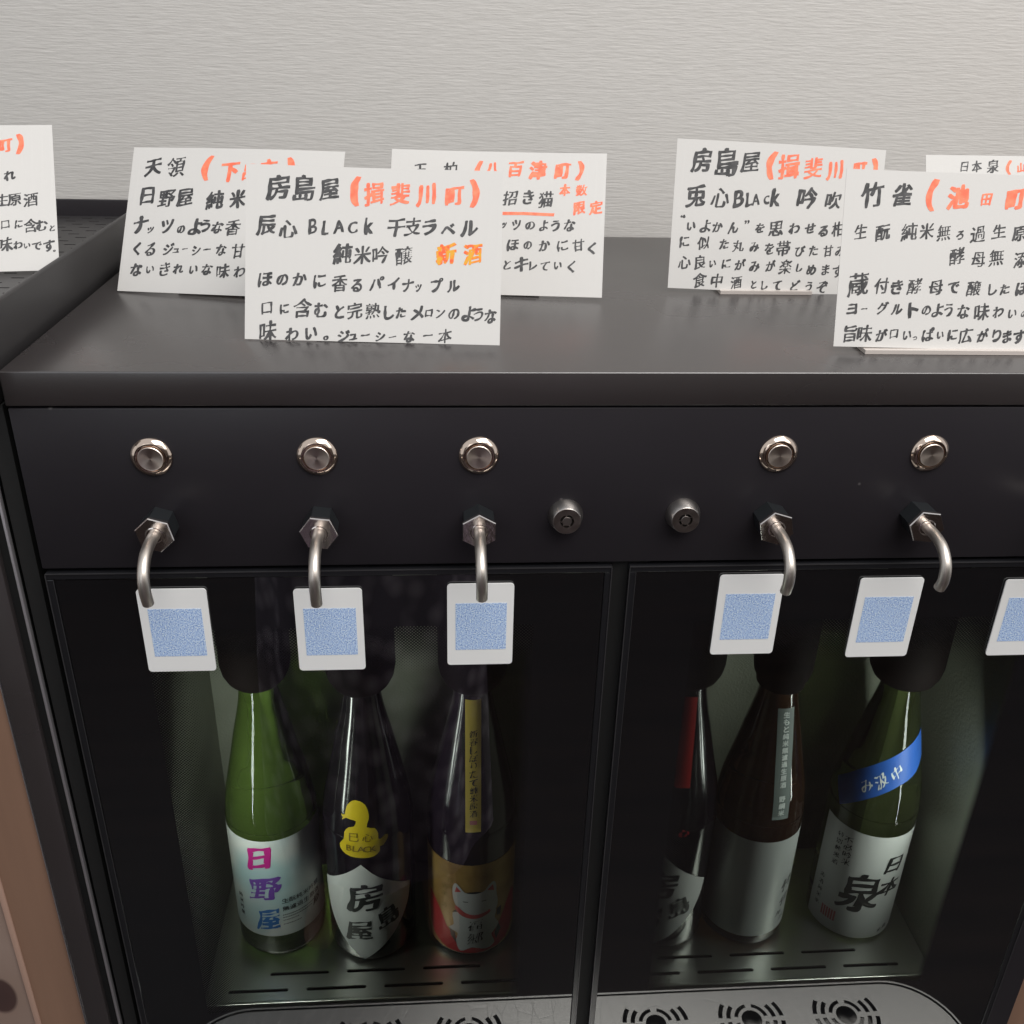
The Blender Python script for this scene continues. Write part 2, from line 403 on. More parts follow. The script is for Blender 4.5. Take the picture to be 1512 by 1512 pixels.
CARDS={
 'front':dict(pose=[0.11405, 0.04578, -0.05341, 0.41156, -0.00585, 0.00376],
  k='房,18.3,86.9,15.7 島,33.2,87.3,15.7 屋,47.5,87,13.7 辰,11.6,65.5,13.2 心,24.4,63.7,10.5 B,38.4,65.4,11.1 L,45.6,65,10 A,53.3,65.6,9.5 C,61.6,65.8,8.4 k,70.6,66.6,11.6 干,86.7,66.5,11.6 支,95.9,66.8,11.6 ラ,105.9,67,10 ベ,116.6,66.3,9.5 ル,128.9,66.6,11.6 純,55.9,50.3,13.2 米,67.1,50.1,11.6 吟,77.8,50.4,11.1 醸,91.2,50.2,11.7 ほ,11.4,34.3,9.5 の,21.3,34.6,7.9 か,31.3,34.9,9 に,42.8,34.1,8.5 香,54.3,33.4,10.6 る,64.2,32.6,8 パ,75.9,33.9,9.6 イ,85.6,34.2,8 ナ,94.1,33.3,8 ッ,100.1,31.9,4.8 プ,110.8,33.8,9 ル,120.4,33.5,8.5 口,12.6,18.1,8 に,22.7,17.7,6.4 含,33.2,18.5,12.2 む,43.9,17.7,9 と,54.6,16.9,8 完,63.5,17.7,10.1 熟,74,17.9,10.1 し,83.2,17.1,8.5 た,90.1,17.3,6.9 メ,99.6,17.5,9.1 ロ,106.4,17.7,5.3 ン,113.2,17.3,6.4 の,121,17.5,7.5 よ,129.4,17.8,9.6 う,135.3,17.4,8 な,142.3,16.5,8.6 味,13.2,5.2,12.3 わ,27.1,3.4,9.1 い,38.3,4.2,8 。,46.9,1.8,3.7 ジ,57.1,3.1,8 ュ,62.7,2.7,5.3 ー,69.7,4,5.9 シ,78.5,3.1,6.4 ー,85.5,3.3,4.8 な,95.2,3.5,7.5 一,106.1,4.7,6.4 本,115.9,4.6,9.1',
  r='(,62.9,86.4,17.9 揖,73.6,84.9,14.2 斐,88.5,85.3,13.7 川,103.4,85.4,12.6 町,120,85.4,12.6 ),131.7,87,16.9',
  o='新,115.8,52,13.8 酒,131.4,51.9,12.7',
 ),
 'c1':dict(pose=[0.01367, 0.15228, -0.23226, 0.55617, 0.02712, 0.00365],
  k='天,15.5,86,14 領,32,86.7,14.7 日,13.7,65.9,13.6 野,27.8,64.8,13.9 屋,40.5,65.5,13.5 純,61.9,64.3,14.2 米,77.7,65.5,13.4 ナ,11.6,46,13.1 ッ,18.8,42.5,5.1 ツ,30.5,45.5,10.6 の,40.4,43.6,6.5 よ,50.2,45.7,12.3 う,57.2,46.3,9.1 な,65.8,45.5,9.8 香,76.5,45.8,12.3 く,10.5,29.5,9.5 る,20,29.4,9.8 ジ,33,29.9,9.4 ュ,38.4,29,5.1 ー,44.6,30.3,4.3 シ,52.8,29.4,6.9 ー,60.1,30.4,5.8 な,70.1,30.4,8.3 甘,81.9,30.1,10.8 な,11.9,14.9,9.8 い,21.6,15.3,6.1 き,32,16,9.7 れ,41.3,16.4,8.3 い,52.1,16.4,6.5 な,61.7,16.7,9 味,72.8,16.4,10.4 わ,84.2,16.1,9.3',
  r='(,54.2,86.1,18.3 下,70.5,83.9,15 呂,84.2,83.9,12.4 市,97.1,86.9,13.8 ),111.8,86.3,18.1',
 ),
 'c2':dict(pose=[0.18886, 0.15419, -0.1315, 0.51963, 0.01252, 0.00388],
  k='玉,20,85.6,10 柏,40.8,86.6,11.7 招,83,67.7,11.6 き,95.5,68.5,10.5 猫,107.5,67.1,12.7 ッ,79.5,48.5,4.4 ツ,88.1,49,7.7 の,97.4,48.7,7.7 よ,106.6,48.9,8.2 う,114.7,48.8,8.2 な,124.4,49.4,9.3 ほ,86,34.6,9.3 の,96.3,34.9,6.6 か,107.6,34.7,8.8 に,120,35,8.8 甘,130.8,35.8,9.3 く,140,33.9,8.8 と,82.8,20.8,6.6 キ,92.5,21.6,11 レ,100.6,20.7,6.6 て,108.7,21,7.1 い,117.3,21.2,6 く,126.5,20.9,8.7',
  r='(,60.2,86,15.5 八,69.7,87.3,12.2 百,86,88.2,12.7 津,101.3,87.5,14.4 町,118.1,87.3,12.7 ),130,87.6,14.4 本,120.2,74.1,8.8 数,131.6,74,8.8 限,130.4,61.6,10.4 定,141.7,61.9,10.4 _,92.7,56.8,43.9',
 ),
 'c3':dict(pose=[0.3866, 0.172, 0.00156, 0.28232, -0.0353, 0.00406],
  k='房,17.5,86.5,17.7 島,35.5,86,19.5 屋,51.6,86.9,15.1 兎,15.5,62.8,17 心,32.7,62.3,12.6 B,45.6,62,14.4 L,52.8,61.9,11.7 A,58,62.2,9.4 c,65.6,62.5,7.2 k,71.7,64.2,15.3 吟,94.3,65.3,16.2 吹,113.2,64.4,13.1 “,7.5,48.9,4 い,13.7,42.5,6.8 よ,23.7,42.9,9.5 か,32.3,42.4,8.1 ん,43.3,42.5,8.6 ”,53,47,4.1 を,62.5,43.4,7.7 思,74,43.9,11.8 わ,87.1,44,9.1 せ,98.6,45,8.7 る,108,43.6,8.2 柑,119,45.5,11.4 に,9.7,31.4,8.2 似,23.1,31.5,10 た,38,31.3,7.7 丸,48.2,30.4,9.1 み,59.7,30.5,7.8 を,70.5,29.6,8.2 帯,80.6,30.5,11.5 び,92.8,29.2,8.3 た,102.5,29.6,7.8 甘,113.2,30.1,8.7 み,121.5,30.5,7.4 心,10.7,17.7,8.7 良,21.7,18.2,10.5 い,30.9,17.7,5.5 に,40.5,18.1,7.3 が,50.6,18.1,8.7 み,60.9,17.2,8.7 が,72.4,18.2,8.8 楽,83.2,17.7,11.1 し,93.4,17.7,6 め,102.3,16.7,7.9 ま,112.6,17.1,7.9 す,121.5,16.6,9.3 食,22.6,5.9,11.1 中,34.7,6.4,10.2 酒,48.8,5.6,9.3 と,61.5,4.7,6 し,69.3,4.6,6.5 て,78.5,5,7.4 ど,91.6,5.5,8.4 う,101.5,5,7 ぞ,111.3,5.4,8.9',
  r='(,67,85.4,19.6 揖,79.4,85.2,17.8 斐,96.7,85.1,15.2 川,112.2,84.6,12.5 町,130.1,86.2,11.6 ),140.5,86.5,16.2',
 ),
 'c4':dict(pose=[0.45666, 0.03635, -0.01496, 0.30029, -0.01592, 0.00404],
  k='竹,16.3,86,15.5 雀,34.1,86.6,13.9 生,11,65.4,9.1 酛,24.2,65.3,10.3 純,39.9,66.2,11.2 米,50.4,67,9.5 無,60.6,66,9.5 ろ,70.4,65.5,5.8 過,80.9,66.2,10.4 生,93.6,67.8,9.6 原,105.7,67.4,9.6 酵,69.8,53.4,10.9 母,82.8,52.1,9.2 無,93.4,52.8,10.1 添,108.2,52.4,9.7 蔵,11.8,35.4,14.7 付,25.9,35.4,10.1 き,35.2,34.8,8.8 酵,45.8,35.5,10.5 母,58.7,35.4,9.3 で,69.4,35.7,7.6 醸,81.5,35.2,9.7 し,93.1,35,6.8 た,100.3,35.2,6.8 ほ,110.5,35.9,8.9 ヨ,9.4,21.8,7.2 ー,16.7,22,4.2 グ,27.9,22.7,8.1 ル,36.4,22.1,7.6 ト,46.2,21.9,9.8 の,54.2,22.1,6.4 よ,60.9,22.3,8.5 う,67.5,22.5,7.7 な,76.6,21.9,8.5 味,87.7,22.1,10.7 わ,97.7,22,7.7 い,106.3,21.3,5.6 の,113.9,21.5,5.1 旨,9.7,7.4,10.7 味,18,8,10.3 が,28.4,7,8.1 口,35.8,8,6 い,43.8,7.4,5.6 っ,48.6,5.8,3 ぱ,56.4,8.1,9 い,63.8,7.9,4.7 に,71.2,8,7.3 広,79.3,7.8,9.9 が,89.6,8.5,8.6 り,98.2,8.3,7.8 ま,104.6,8,7.8 す,112.3,8.2,9.1',
  r='(,51.9,87.2,18.9 池,67.4,86.5,15.2 田,84.4,85.8,7.8 町,101.7,86.7,13.6 ),115.9,86.8,16.5',
 ),
 'c5':dict(pose=[0.56826, 0.15996, -0.01568, 0.48005, -0.00123, 0.00392],
  k='日,28.2,91.8,8.2 本,37.2,92,8.8 泉,49,92.2,10.2',
  r='(,60.9,91.6,11 山,69.9,91.8,7.2',
 ),
 'lf':dict(pose=[-0.16195, 0.11733, 0.17325, 0.62093, -0.006, 0.02],
  k='れ,121,64.7,8.1 生,115.7,47.9,9.5 原,123,48.6,9.5 酒,133,48.1,10.3 口,117.1,31.5,6.4 に,125,31.4,6.1 含,132.3,30.5,9.9 む,138.9,30.4,8 と,144.9,28.4,4.2 味,116.5,18.3,10.5 わ,124.1,17.4,6.4 い,129.4,16.9,4.5 で,135.3,16.8,6.8 す,142.7,16.6,8.3 。,145.5,13.1,1.9',
  r='町,118.9,86,10.8 ),127.9,86.8,14.8',
 ),
}
MISC = "日野屋生酛純米吟醸無濾過生原酒房島巳心BLACK新春しぼりたて福郷もと綱中汲み本泉不必要特別米竹雀純水清"
load_glyphs(MISC + ''.join(e.split(',')[0] for c in CARDS.values() for k in 'kro' if k in c for e in c[k].split() if e[0] != '_'))

# ================================================================ setting
bm = bmesh.new(); box(bm, -3, 3.5, .378, .42, -1.36, 1.9); tag(obj('wall', bm, m_wall), kind='structure')
bm = bmesh.new(); box(bm, -5, 6, -9, .378, -1.40, -1.36); tag(obj('floor', bm, m_floor), kind='structure')

bm = bmesh.new(); box(bm, -5, 6, -3.4, -3.3, -1.36, 1.25); tag(obj('far_wall', bm, m_far), kind='structure')

# ================================================================ dispenser cabinet
XL, XR, D = -.004, .69, .365
disp = empty('sake_dispenser', (.34, .18, -1.36), 'wide black two-door sake dispenser with five steel taps and chrome buttons', 'drink dispenser')
O = disp.location
def P(o):                 # keep world placement while parenting
    o.parent = disp; o.matrix_parent_inverse = Matrix.Translation(-O); return o
def pbox(name, m, *a, **k): return P(boxobj(name, m, None, *a, **k))
pbox('lid', m_lid, XL, XR, -.001, D, -.0195, 0, bev=.0009, seg=3)
pbox('front_panel', m_panel, XL+.0004, XR, 0, .016, -.1195, -.0208, bev=.0009, seg=2)
# carcass: side walls, back, floor, divider, top deck
pbox('side_panel', m_dark, XL+.0006, XL+.018, .016, D-.004, -1.34, -.02)
pbox('side_panel', m_panel, .672, XR, .0, D-.004, -1.34, -.122)
pbox('back_panel', m_dark, XL+.018, .672, D-.02, D-.005, -1.34, -.02)
pbox('top_deck', m_dark, XL+.018, .672, .0165, D-.02, -.121, -.118)
pbox('divider', m_dark, .320, .352, .004, .30, -1.34, -.1215)
pbox('plinth', m_dark, XL+.018, .672, .02, D-.02, -1.34, -.70)
# cabinet interiors
for k, (a, b) in enumerate(((.022, .3195), (.3525, .655))):
    pbox('liner_back', m_back, a+.004, b-.004, .205, .209, -.64, -.125)
    pbox('liner_side', m_back, a, a+.0038, .03, .209, -.64, -.125)
    pbox('liner_side', m_back, b-.0038, b, .03, .209, -.64, -.125)
    led = bpy.data.lights.new('cabinet_led', 'AREA'); led.shape = 'RECTANGLE'; led.size = .24; led.size_y = .016; led.energy = .27; led.color = (.93, 1, .95)
    lo = P(bpy.data.objects.new('cabinet_led', led)); C.objects.link(lo); lo.location = (a+.010 if k == 0 else b-.010, .034, -.385)
    lo.rotation_euler = Vector((.13 if k == 0 else -.13, .085, -.045)).to_track_quat('-Z', 'X').to_euler()
    pbox('liner_floor', m_dark, a+.004, b-.004, .03, .205, -.64, -.636)
    # slotted steel shelf
    x0, x1 = a+.005, b-.005
    def slot(cx, cy, l=.05, w=.0032):
        r = w/2; pts = []
        for i in range(7): t = -math.pi/2+math.pi*i/6; pts.append((cx+l/2-r+r*math.cos(t), cy+r*math.sin(t)))
        for i in range(7): t = math.pi/2+math.pi*i/6; pts.append((cx-l/2+r+r*math.cos(t), cy+r*math.sin(t)))
        return pts
    loops = [[(x0, .0535), (x1, .0535), (x1, .2), (x0, .2)]]
    off = (.0694, .0978)[0] if k == 0 else .404
    for row in range(2):
        y = .0632+row*.0160
        sh = (0, .0325)[row % 2]
        x = (.0697 if k == 0 else .4695)+sh-.065*5
        while x < x1-.03:
            if x > x0+.03: loops.append(slot(x, y))
            x += .065
    sh_ = P(plate(loops, .0012, m_shelf, 'shelf', None, (0, 0, -.566)))
    l = boxobj('shelf_lip', m_shelf, None, x0, x1, .0505, .0537, -.573, -.5656, bev=.0009, seg=3); l.parent = sh_; l.matrix_parent_inverse = sh_.matrix_basis.inverted()
# doors
def add_door(x0, x1, win, nm):
    z1, z0 = -.1222, -.645; f = .0042
    d = empty_part('door', ((x0+x1)/2, .006, (z0+z1)/2))
    def dp(n, m, *a, **k):
        o = boxobj(n, m, None, *a, **k); o.parent = d; o.matrix_parent_inverse = Matrix.Translation(-Vector(d['w'])); return o
    bm = bmesh.new()
    box(bm, x0, x1, -.0006, .022, z1-f, z1, bev=.0004); box(bm, x0, x1, -.0006, .022, z0, z0+.006, bev=.0004)
    box(bm, x0, x0+f, -.0006, .022, z0+.0062, z1-f-.0002, bev=.0004); box(bm, x1-f, x1, -.0006, .022, z0+.0062, z1-f-.0002, bev=.0004)
    me = bpy.data.meshes.new('door_frame'); bm.to_mesh(me); bm.free(); o = link('door_frame', me, m_frame, None); o.parent = d; o.matrix_parent_inverse = Matrix.Translation(-Vector(d['w']))
    for a in ((x0+.0002, x1-.0002, -.0011, -.0007, z1-.0007, z1-.0001), (x0-.0001, x0+.0005, -.0012, -.0007, z0, z1-.001), (x1-.0005, x1+.0001, -.0012, -.0007, z0, z1-.001), (x0+f-.0003, x0+f+.0001, -.0010, -.0007, z0+.006, z1-f)):
        dp('edge_trim', m_edge, *a)
    bm = bmesh.new(); g = .0004
    vs = [bm.verts.new(p) for p in ((x0+f+g, 0, z0+.006+g), (x1-f-g, 0, z0+.006+g), (x1-f-g, 0, z1-f-g), (x0+f+g, 0, z1-f-g))]; bm.faces.new(vs)
    me = bpy.data.meshes.new('glass_pane'); bm.to_mesh(me); bm.free()
    o = link('glass_pane', me, door_glass(nm, *win), None); o.parent = d; o.matrix_parent_inverse = Matrix.Translation(-Vector(d['w']))
    del d['w']
def empty_part(name, w):
    o = bpy.data.objects.new(name, None); C.objects.link(o); o.location = Vector(w); P(o); o.empty_display_size = .02; o['w'] = list(w); return o
add_door(-.0026, .3286, (.0475, .2825, -.5075, -.163, .036, .012, .045, .006), 'left_door_glass')
add_door(.3392, .6712, (.383, .6035, -.5075, -.163, .026, .007, .045, .006), 'right_door_glass')

# buttons
def add_button(x):
    bm = bmesh.new(); lathe(bm, [(.0112, -.001), (.0114, .0004), (.0112, .0009), (.0089, .0027), (.0086, .0028), (.0078, .0026), (.0077, .0004), (.0001, .0004)], 56, 'y')
    r = P(obj('push_button', bm, m_ring, None, (x, 0, -.0493), True))
    bm = bmesh.new(); lathe(bm, [(.0070, .0004), (.0070, .0033), (.0067, .0036), (.0064, .0035), (.0001, .0035)], 56, 'y')
    o = obj('button_cap', bm, m_cap, r, smooth=True)
for x in (.0676, .1576, .2476, .42, .51, .60): add_button(x)
# tubular key locks
for x in (.2985, .3680):
    bm = bmesh.new(); lathe(bm, [(.0102, -.001), (.0103, .0006), (.0083, .0080), (.0080, .0083), (.0079, .0083), (.0078, .0050)], 48, 'y')
    lk = P(obj('key_lock', bm, m_lockside, None, (x, 0, -.0875), True))
    bm = bmesh.new(); lathe(bm, [(.0079, .0045), (.0079, .0085), (.0041, .0085), (.0040, .0055), (.0001, .0055)], 48, 'y'); obj('lock_face', bm, m_lock, lk, smooth=True)
    bm = bmesh.new(); lathe(bm, [(.0039, .0056), (.0039, .0060), (.0028, .0060)], 32, 'y'); obj('keyway', bm, m_hole, lk, smooth=True)
    bm = bmesh.new(); lathe(bm, [(.0028, .0055), (.0028, .0084), (.0026, .0087), (.0001, .0087)], 32, 'y')
    for a in (.5, 1.7, 3.3, 4.2, 5.2): box(bm, .0034*math.cos(a)-.0004, .0034*math.cos(a)+.0004, -.0078, -.006, .0034*math.sin(a)-.0004, .0034*math.sin(a)+.0004)
    obj('lock_pin', bm, m_lockside, lk, smooth=True)
# taps
def add_tap(x, rot, tip, lean=0):
    bm = bmesh.new(); hexp = [(.0100, 0), (.0100, .0135)]
    lathe(bm, hexp, 6, 'y')
    t = P(obj('dispensing_tap', bm, m_sleeve, None, (x, 0, -.0897))); t.rotation_euler = (0, rot, 0)
    bm = bmesh.new(); lathe(bm, [(.0098, .0137), (.0109, .0141), (.0109, .0160), (.0104, .0166), (.0060, .0166)], 6, 'y')
    obj('hex_nut', bm, m_nut, t)
    bm = bmesh.new(); lathe(bm, [(.0052, .0160), (.0051, .0167), (.0046, .0169), (.0041, .0163), (.0036, .0163)], 32, 'y'); obj('collar_ring', bm, m_nut, t, smooth=True)
    path = smooth_path([(0, -.014, 0), (0, -.026, .0003), (0, -.037, -.0018), (lean*.3, -.0445, -.0085), (lean*.7, -.0463, -.0175), (lean, -.0440, tip+.0897)], 7)
    bm = bmesh.new(); tube(bm, path, .0032, 26, .0006)
    s = obj('spout', bm, m_spout, t, smooth=True); s.rotation_euler = (0, -rot, 0)
for x, r, tip, ln in ((.0676, .30, -.1165, 0), (.1576, .12, -.1185, 0), (.2476, .52, -.1165, .0006), (.42, .30, -.1150, 0), (.51, .12, -.1140, 0), (.60, .2, -.115, 0)): add_tap(x, r, tip, ln)

# drip tray standing out in front of the doors (seen mirrored in the glass)
def rrect(x0, x1, y0, y1, r):
    pts = [(x1, y1), (x0, y1)]
    for cx, cy, a0 in ((x0+r, y0+r, math.pi), (x1-r, y0+r, 1.5*math.pi)):
        for i in range(13): a = a0+math.pi/2*i/12; pts.append((cx+r*math.cos(a), cy+r*math.sin(a)))
    return pts
def arc_slot(cx, cy, r0, r1, a0, a1, n=10):
    A = [math.radians(a0+(a1-a0)*i/n) for i in range(n+1)]
    return [(cx+r1*math.cos(a), cy+r1*math.sin(a)) for a in A]+[(cx+r0*math.cos(a), cy+r0*math.sin(a)) for a in reversed(A)]
loops = [rrect(-.01, .702, -.111, -.003, .06)]
for x in (.0676, .1576, .2476, .42, .51, .60):
    y = -.080; loops.append([(x+.0095*math.cos(2*math.pi*i/28), y+.0095*math.sin(2*math.pi*i/28)) for i in range(28)])
    for a0, a1 in ((12, 78), (102, 168), (192, 258), (282, 348)): loops.append(arc_slot(x, y, .0125, .0160, a0, a1))
    for r0, r1, h in ((.0195, .0235, 40), (.0270, .0310, 34)):
        for c in (0, 180): loops.append(arc_slot(x, y, r0, r1, c+5, c+h)); loops.append(arc_slot(x, y, r0, r1, c-h, c-5))
tray = P(plate(loops, .0012, m_grille, 'drip_tray', None, (0, 0, -.655)))
bm = bmesh.new(); rim = rrect(-.013, .705, -.1135, -.001, .062); n = len(rim)
inn = rrect(-.0112, .7032, -.1118, -.0028, .0605)
V = [[bm.verts.new((x, y, z)) for x, y in L_] for L_, z in ((rim, -.70), (rim, -.6535), (inn, -.6535), (inn, -.67))]
for A, B in zip(V, V[1:]):
    for i in range(n): bm.faces.new((A[i], A[(i+1) % n], B[(i+1) % n], B[i]))
bm.faces.new(V[-1])
P(obj('tray_basin', bm, m_grille, None))

# ================================================================ neighbouring machine on the left
nb = empty('neighbour_cabinet', (-.3, .15, -1.36), 'black cabinet cut off at the left edge with a raised rim round its perforated top', 'cabinet')
O2 = nb.location
def Q(o): o.parent = nb; o.matrix_parent_inverse = Matrix.Translation(-O2); return o
def qbox(name, m, *a, **k): return Q(boxobj(name, m, None, *a, **k))
XN = -.0085
holes = []
zf = .0165
for j in range(26):
    for i in range(30):
        x = -.030-i*.018-(.009 if j % 2 else 0); y = .02+j*.0125
        holes.append([(x-.0036, y-.0010), (x+.0036, y-.0010), (x+.0044, y), (x+.0036, y+.0010), (x-.0036, y+.0010), (x-.0044, y)])
Q(plate([[(-.60, -.01), (XN-.004, -.01), (XN-.004, .342), (-.60, .342)]]+holes, .0008, m_tray_black, 'perforated_top', None, (0, 0, zf)))
qbox('top_underlay', m_hole, -.60, XN-.004, -.009, .341, -.01, .006)
qbox('side_rim', m_tray_black, XN-.0035, XN, -.02, .345, -.02, .030, bev=.0012, seg=3)
qbox('back_rim', m_panel, -.60, XN-.0037, .3425, .3455, -.01, .0295, bev=.0008)
qbox('cabinet_body', m_dark, -.60, XN-.004, .0155, .34, -1.34, -.011)
qbox('black_post', m_dark, -.0168, XN+.0008, .004, .015, -1.34, -.0205)
qbox('trim_strip', m_trim, -.0196, -.0178, -.0005, .003, -1.34, -.03, bev=.0004)
qbox('door_gap', m_dark, -.0262, -.0200, .004, .015, -1.34, -.0205)
qbox('door_stile', m_lid, -.0425, -.0262, .0, .015, -1.34, -.0205, bev=.0005)
qbox('edge_trim', m_trim, -.0433, -.0428, -.0006, .014, -1.34, -.0205)
qbox('brown_panel', m_wood, -.0755, -.0436, .001, .015, -1.34, -.0205)
qbox('pale_trim', m_strip, -.0795, -.0757, -.0005, .015, -1.34, -.0205, bev=.0005)
qbox('patterned_panel', m_poster, -.30, -.0797, .001, .015, -1.34, -.0205)

# brown wooden board beyond the right end of the dispenser
bm = bmesh.new(); box(bm, .6965, .95, .02, .34, -1.36, -.16, bev=.001)
tag(obj('wooden_partition', bm, m_wood), 'brown wooden board beside the lower right end of the dispenser', 'partition')

# ================================================================ white tags with a blue print on the door glass
TG = 'white tags with a blue square print on the door glass'
for x0, x1, z1, z0, lab in ((.0473, .0877, -.1332, -.1917, 'white rounded tag with blue square print, leftmost, under the first tap'),
        (.1381, .1786, -.1345, -.1930, 'white rounded tag with blue square print, second from the left, spout tip dipping over it'),
        (.2293, .2697, -.1325, -.1910, 'white rounded tag with blue square print, rightmost on the left door'),
        (.3954, .4358, -.1289, -.1870, 'white rounded tag with blue square print, first on the right door beside its spout'),
        (.4842, .5248, -.1326, -.1911, 'white rounded tag with blue square print, left of the rightmost visible spout'),
        (.5782, .6186, -.1351, -.1920, 'white rounded tag with blue square print, cut off by the right edge of the photo')):
    w, h = x1-x0, z1-z0; t = empty('printed_tag', ((x0+x1)/2, -.0004, (z0+z1)/2), lab, 'tag', TG)
    def rr(w, h, r):
        p = []
        for cx, cy, a0 in ((w/2-r, h/2-r, 0), (-w/2+r, h/2-r, 90), (-w/2+r, -h/2+r, 180), (w/2-r, -h/2+r, 270)):
            for i in range(7): a = math.radians(a0+15*i); p.append((cx+r*math.cos(a), cy+r*math.sin(a)))
        return p
    o = plate([rr(w, h, .0022)], .0009, m_tag, 'tag_sheet', t, (0, -.0012, 0)); o.rotation_euler = (math.radians(90), 0, 0)
    o = plate([rr(w*.77, h*.575, .0001)], .0001, m_print, 'blue_print', t, (w*.01, -.00135, -h*.02)); o.rotation_euler = (math.radians(90), 0, 0)

# ================================================================ handwritten cards
CG = 'handwritten tasting cards on the machines'
meta = dict(front=('white card in front of two others, black writing BLACK and orange 新酒 on it', (38, 105)),
    c1=('white card leaning behind at the left, headed 天領 and half hidden by the front card', (38, 105)),
    c2=('white card behind the front one with a red underline below 招き猫', (38, 105)),
    c3=('white handwritten card headed 房島屋 with a red bracket, left of the 竹雀 card', (37, 103)),
    c4=('white handwritten card headed 竹雀 in front at the right edge', (18, 122)),
    c5=('white card headed 日本泉 mostly hidden behind the 竹雀 card', (38, 105)),
    lf=('white handwritten card standing on the perforated top at the far left', (30, 90)))
for ci, (key, c) in enumerate(CARDS.items()):
    x, y, psi, tau, rho, z0 = c['pose']
    if key in ('c3', 'c4'): z0 = .0035
    elif key != 'lf':
        k = (z0-.0008)/(.1744-z0); x += (x+.07-.2253)*k; y += (y+.5143)*k; z0 = .0008
    ux = Vector((math.cos(psi), math.sin(psi), 0)); nb_ = Vector((-math.sin(psi), math.cos(psi), 0)); uv = math.cos(tau)*Vector((0, 0, 1))+math.sin(tau)*nb_
    a = math.cos(rho)*ux+math.sin(rho)*uv; b = math.cos(rho)*uv-math.sin(rho)*ux
    nrm = a.cross(b)      # towards the viewer
    R3 = Matrix((a, b, nrm)).transposed().to_4x4()
    base = Vector((x, y, z0))+a*.074
    t = empty('handwritten_card', base, meta[key][0], 'card', CG)
    t.rotation_euler = R3.to_euler()
    bm = bmesh.new(); nx = 24; sg = 1 if ci % 2 else -1; TT = []
    for i in range(nx+1):
        u = -.074+.148*i/nx; w = .0013*math.sin(math.pi*i/nx)*sg
        TT.append([bm.verts.new(p) for p in ((u, 0, 0), (u, .1, w), (u, .1, w-.0003), (u, 0, -.0003))])
    for A, B in zip(TT, TT[1:]):
        for i in range(4): bm.faces.new((A[i], A[(i+1) % 4], B[(i+1) % 4], B[i]))
    bm.faces.new(TT[0]); bm.faces.new(TT[-1])
    obj('card_sheet', bm, m_paper, t)
    def bend(bm, lift=.00012):
        for v in bm.verts:
            k = v.co.y/.1; v.co.z = .0013*math.sin(math.pi*max(0, min(1, (v.co.x+.074)/.148)))*sg*k+lift
    for col, m, nm in (('k', m_ink, 'black_handwriting'), ('r', m_red, 'red_handwriting'), ('o', m_orange, 'orange_handwriting')):
        if col not in c: continue
        bm = bmesh.new()
        for gi, e in enumerate(c[col].split()):
            ch, u, v, s = e.split(','); u, v, s = float(u)/1000, float(v)/1000, float(s)/1000
            if ch == '_': add_glyph(bm, '_', u-.074, v, .042, 0); continue
            kanji = ord(ch) > 0x4e00
            wt = {'r': .02, 'o': .02}.get(col, .0)
            big = s > .0128
            lat = ord(ch) < 128 and ch not in '()'
            dense = ch in '蔵醸熟酵無揖斐領黙猫過楽数'
            if ch == '心' or ch == '川': s *= 1.15
            add_glyph(bm, ch, u-.074, v, s*(.86 if lat else .97), ci*31.7+gi*3.3, 1.1 if kanji else 1.35, (.011 if dense else .018 if kanji else .030 if lat else .036)+wt+(.012 if big and not dense and not lat else 0), rot=rnd.uniform(-.06, .06), sx=.8 if lat else .92)
        bend(bm); me = bpy.data.meshes.new(nm); bm.to_mesh(me); bm.free(); link(nm, me, m, t)
    # stand: foot plate under the card and a leaning back plate
    s0, s1 = meta[key][1]
    zt = 0 if key != 'lf' else .0168
    bm = bmesh.new()
    o0 = Vector((x, y, zt))
    def W3(u, d, z): return o0+ux*u+nb_*d+Vector((0, 0, z))
    def prism(pts, u0, u1):
        A = [bm.verts.new(W3(u0, d, z)) for d, z in pts]; B = [bm.verts.new(W3(u1, d, z)) for d, z in pts]; k = len(pts)
        for i in range(k): bm.faces.new((A[i], A[(i+1) % k], B[(i+1) % k], B[i]))
        bm.faces.new(A); bm.faces.new(B[::-1])
    tt = math.tan(tau)
    lip = -.0042 if key in ('c3', 'c4', 'lf') else .010
    prism([(lip, .0002), (lip, .0026), (.045, .0026), (.045, .0002)], s0/1000, s1/1000)
    prism([(.0042, .0028), (.0042+.05*tt, .0528), (.0060+.05*tt, .0528), (.0060, .0028)], s0/1000+.002, s1/1000-.002)
    o = obj('card_stand', bm, m_stand, None); o.parent = t
    o.matrix_parent_inverse = (Matrix.Translation(base) @ R3).inverted()

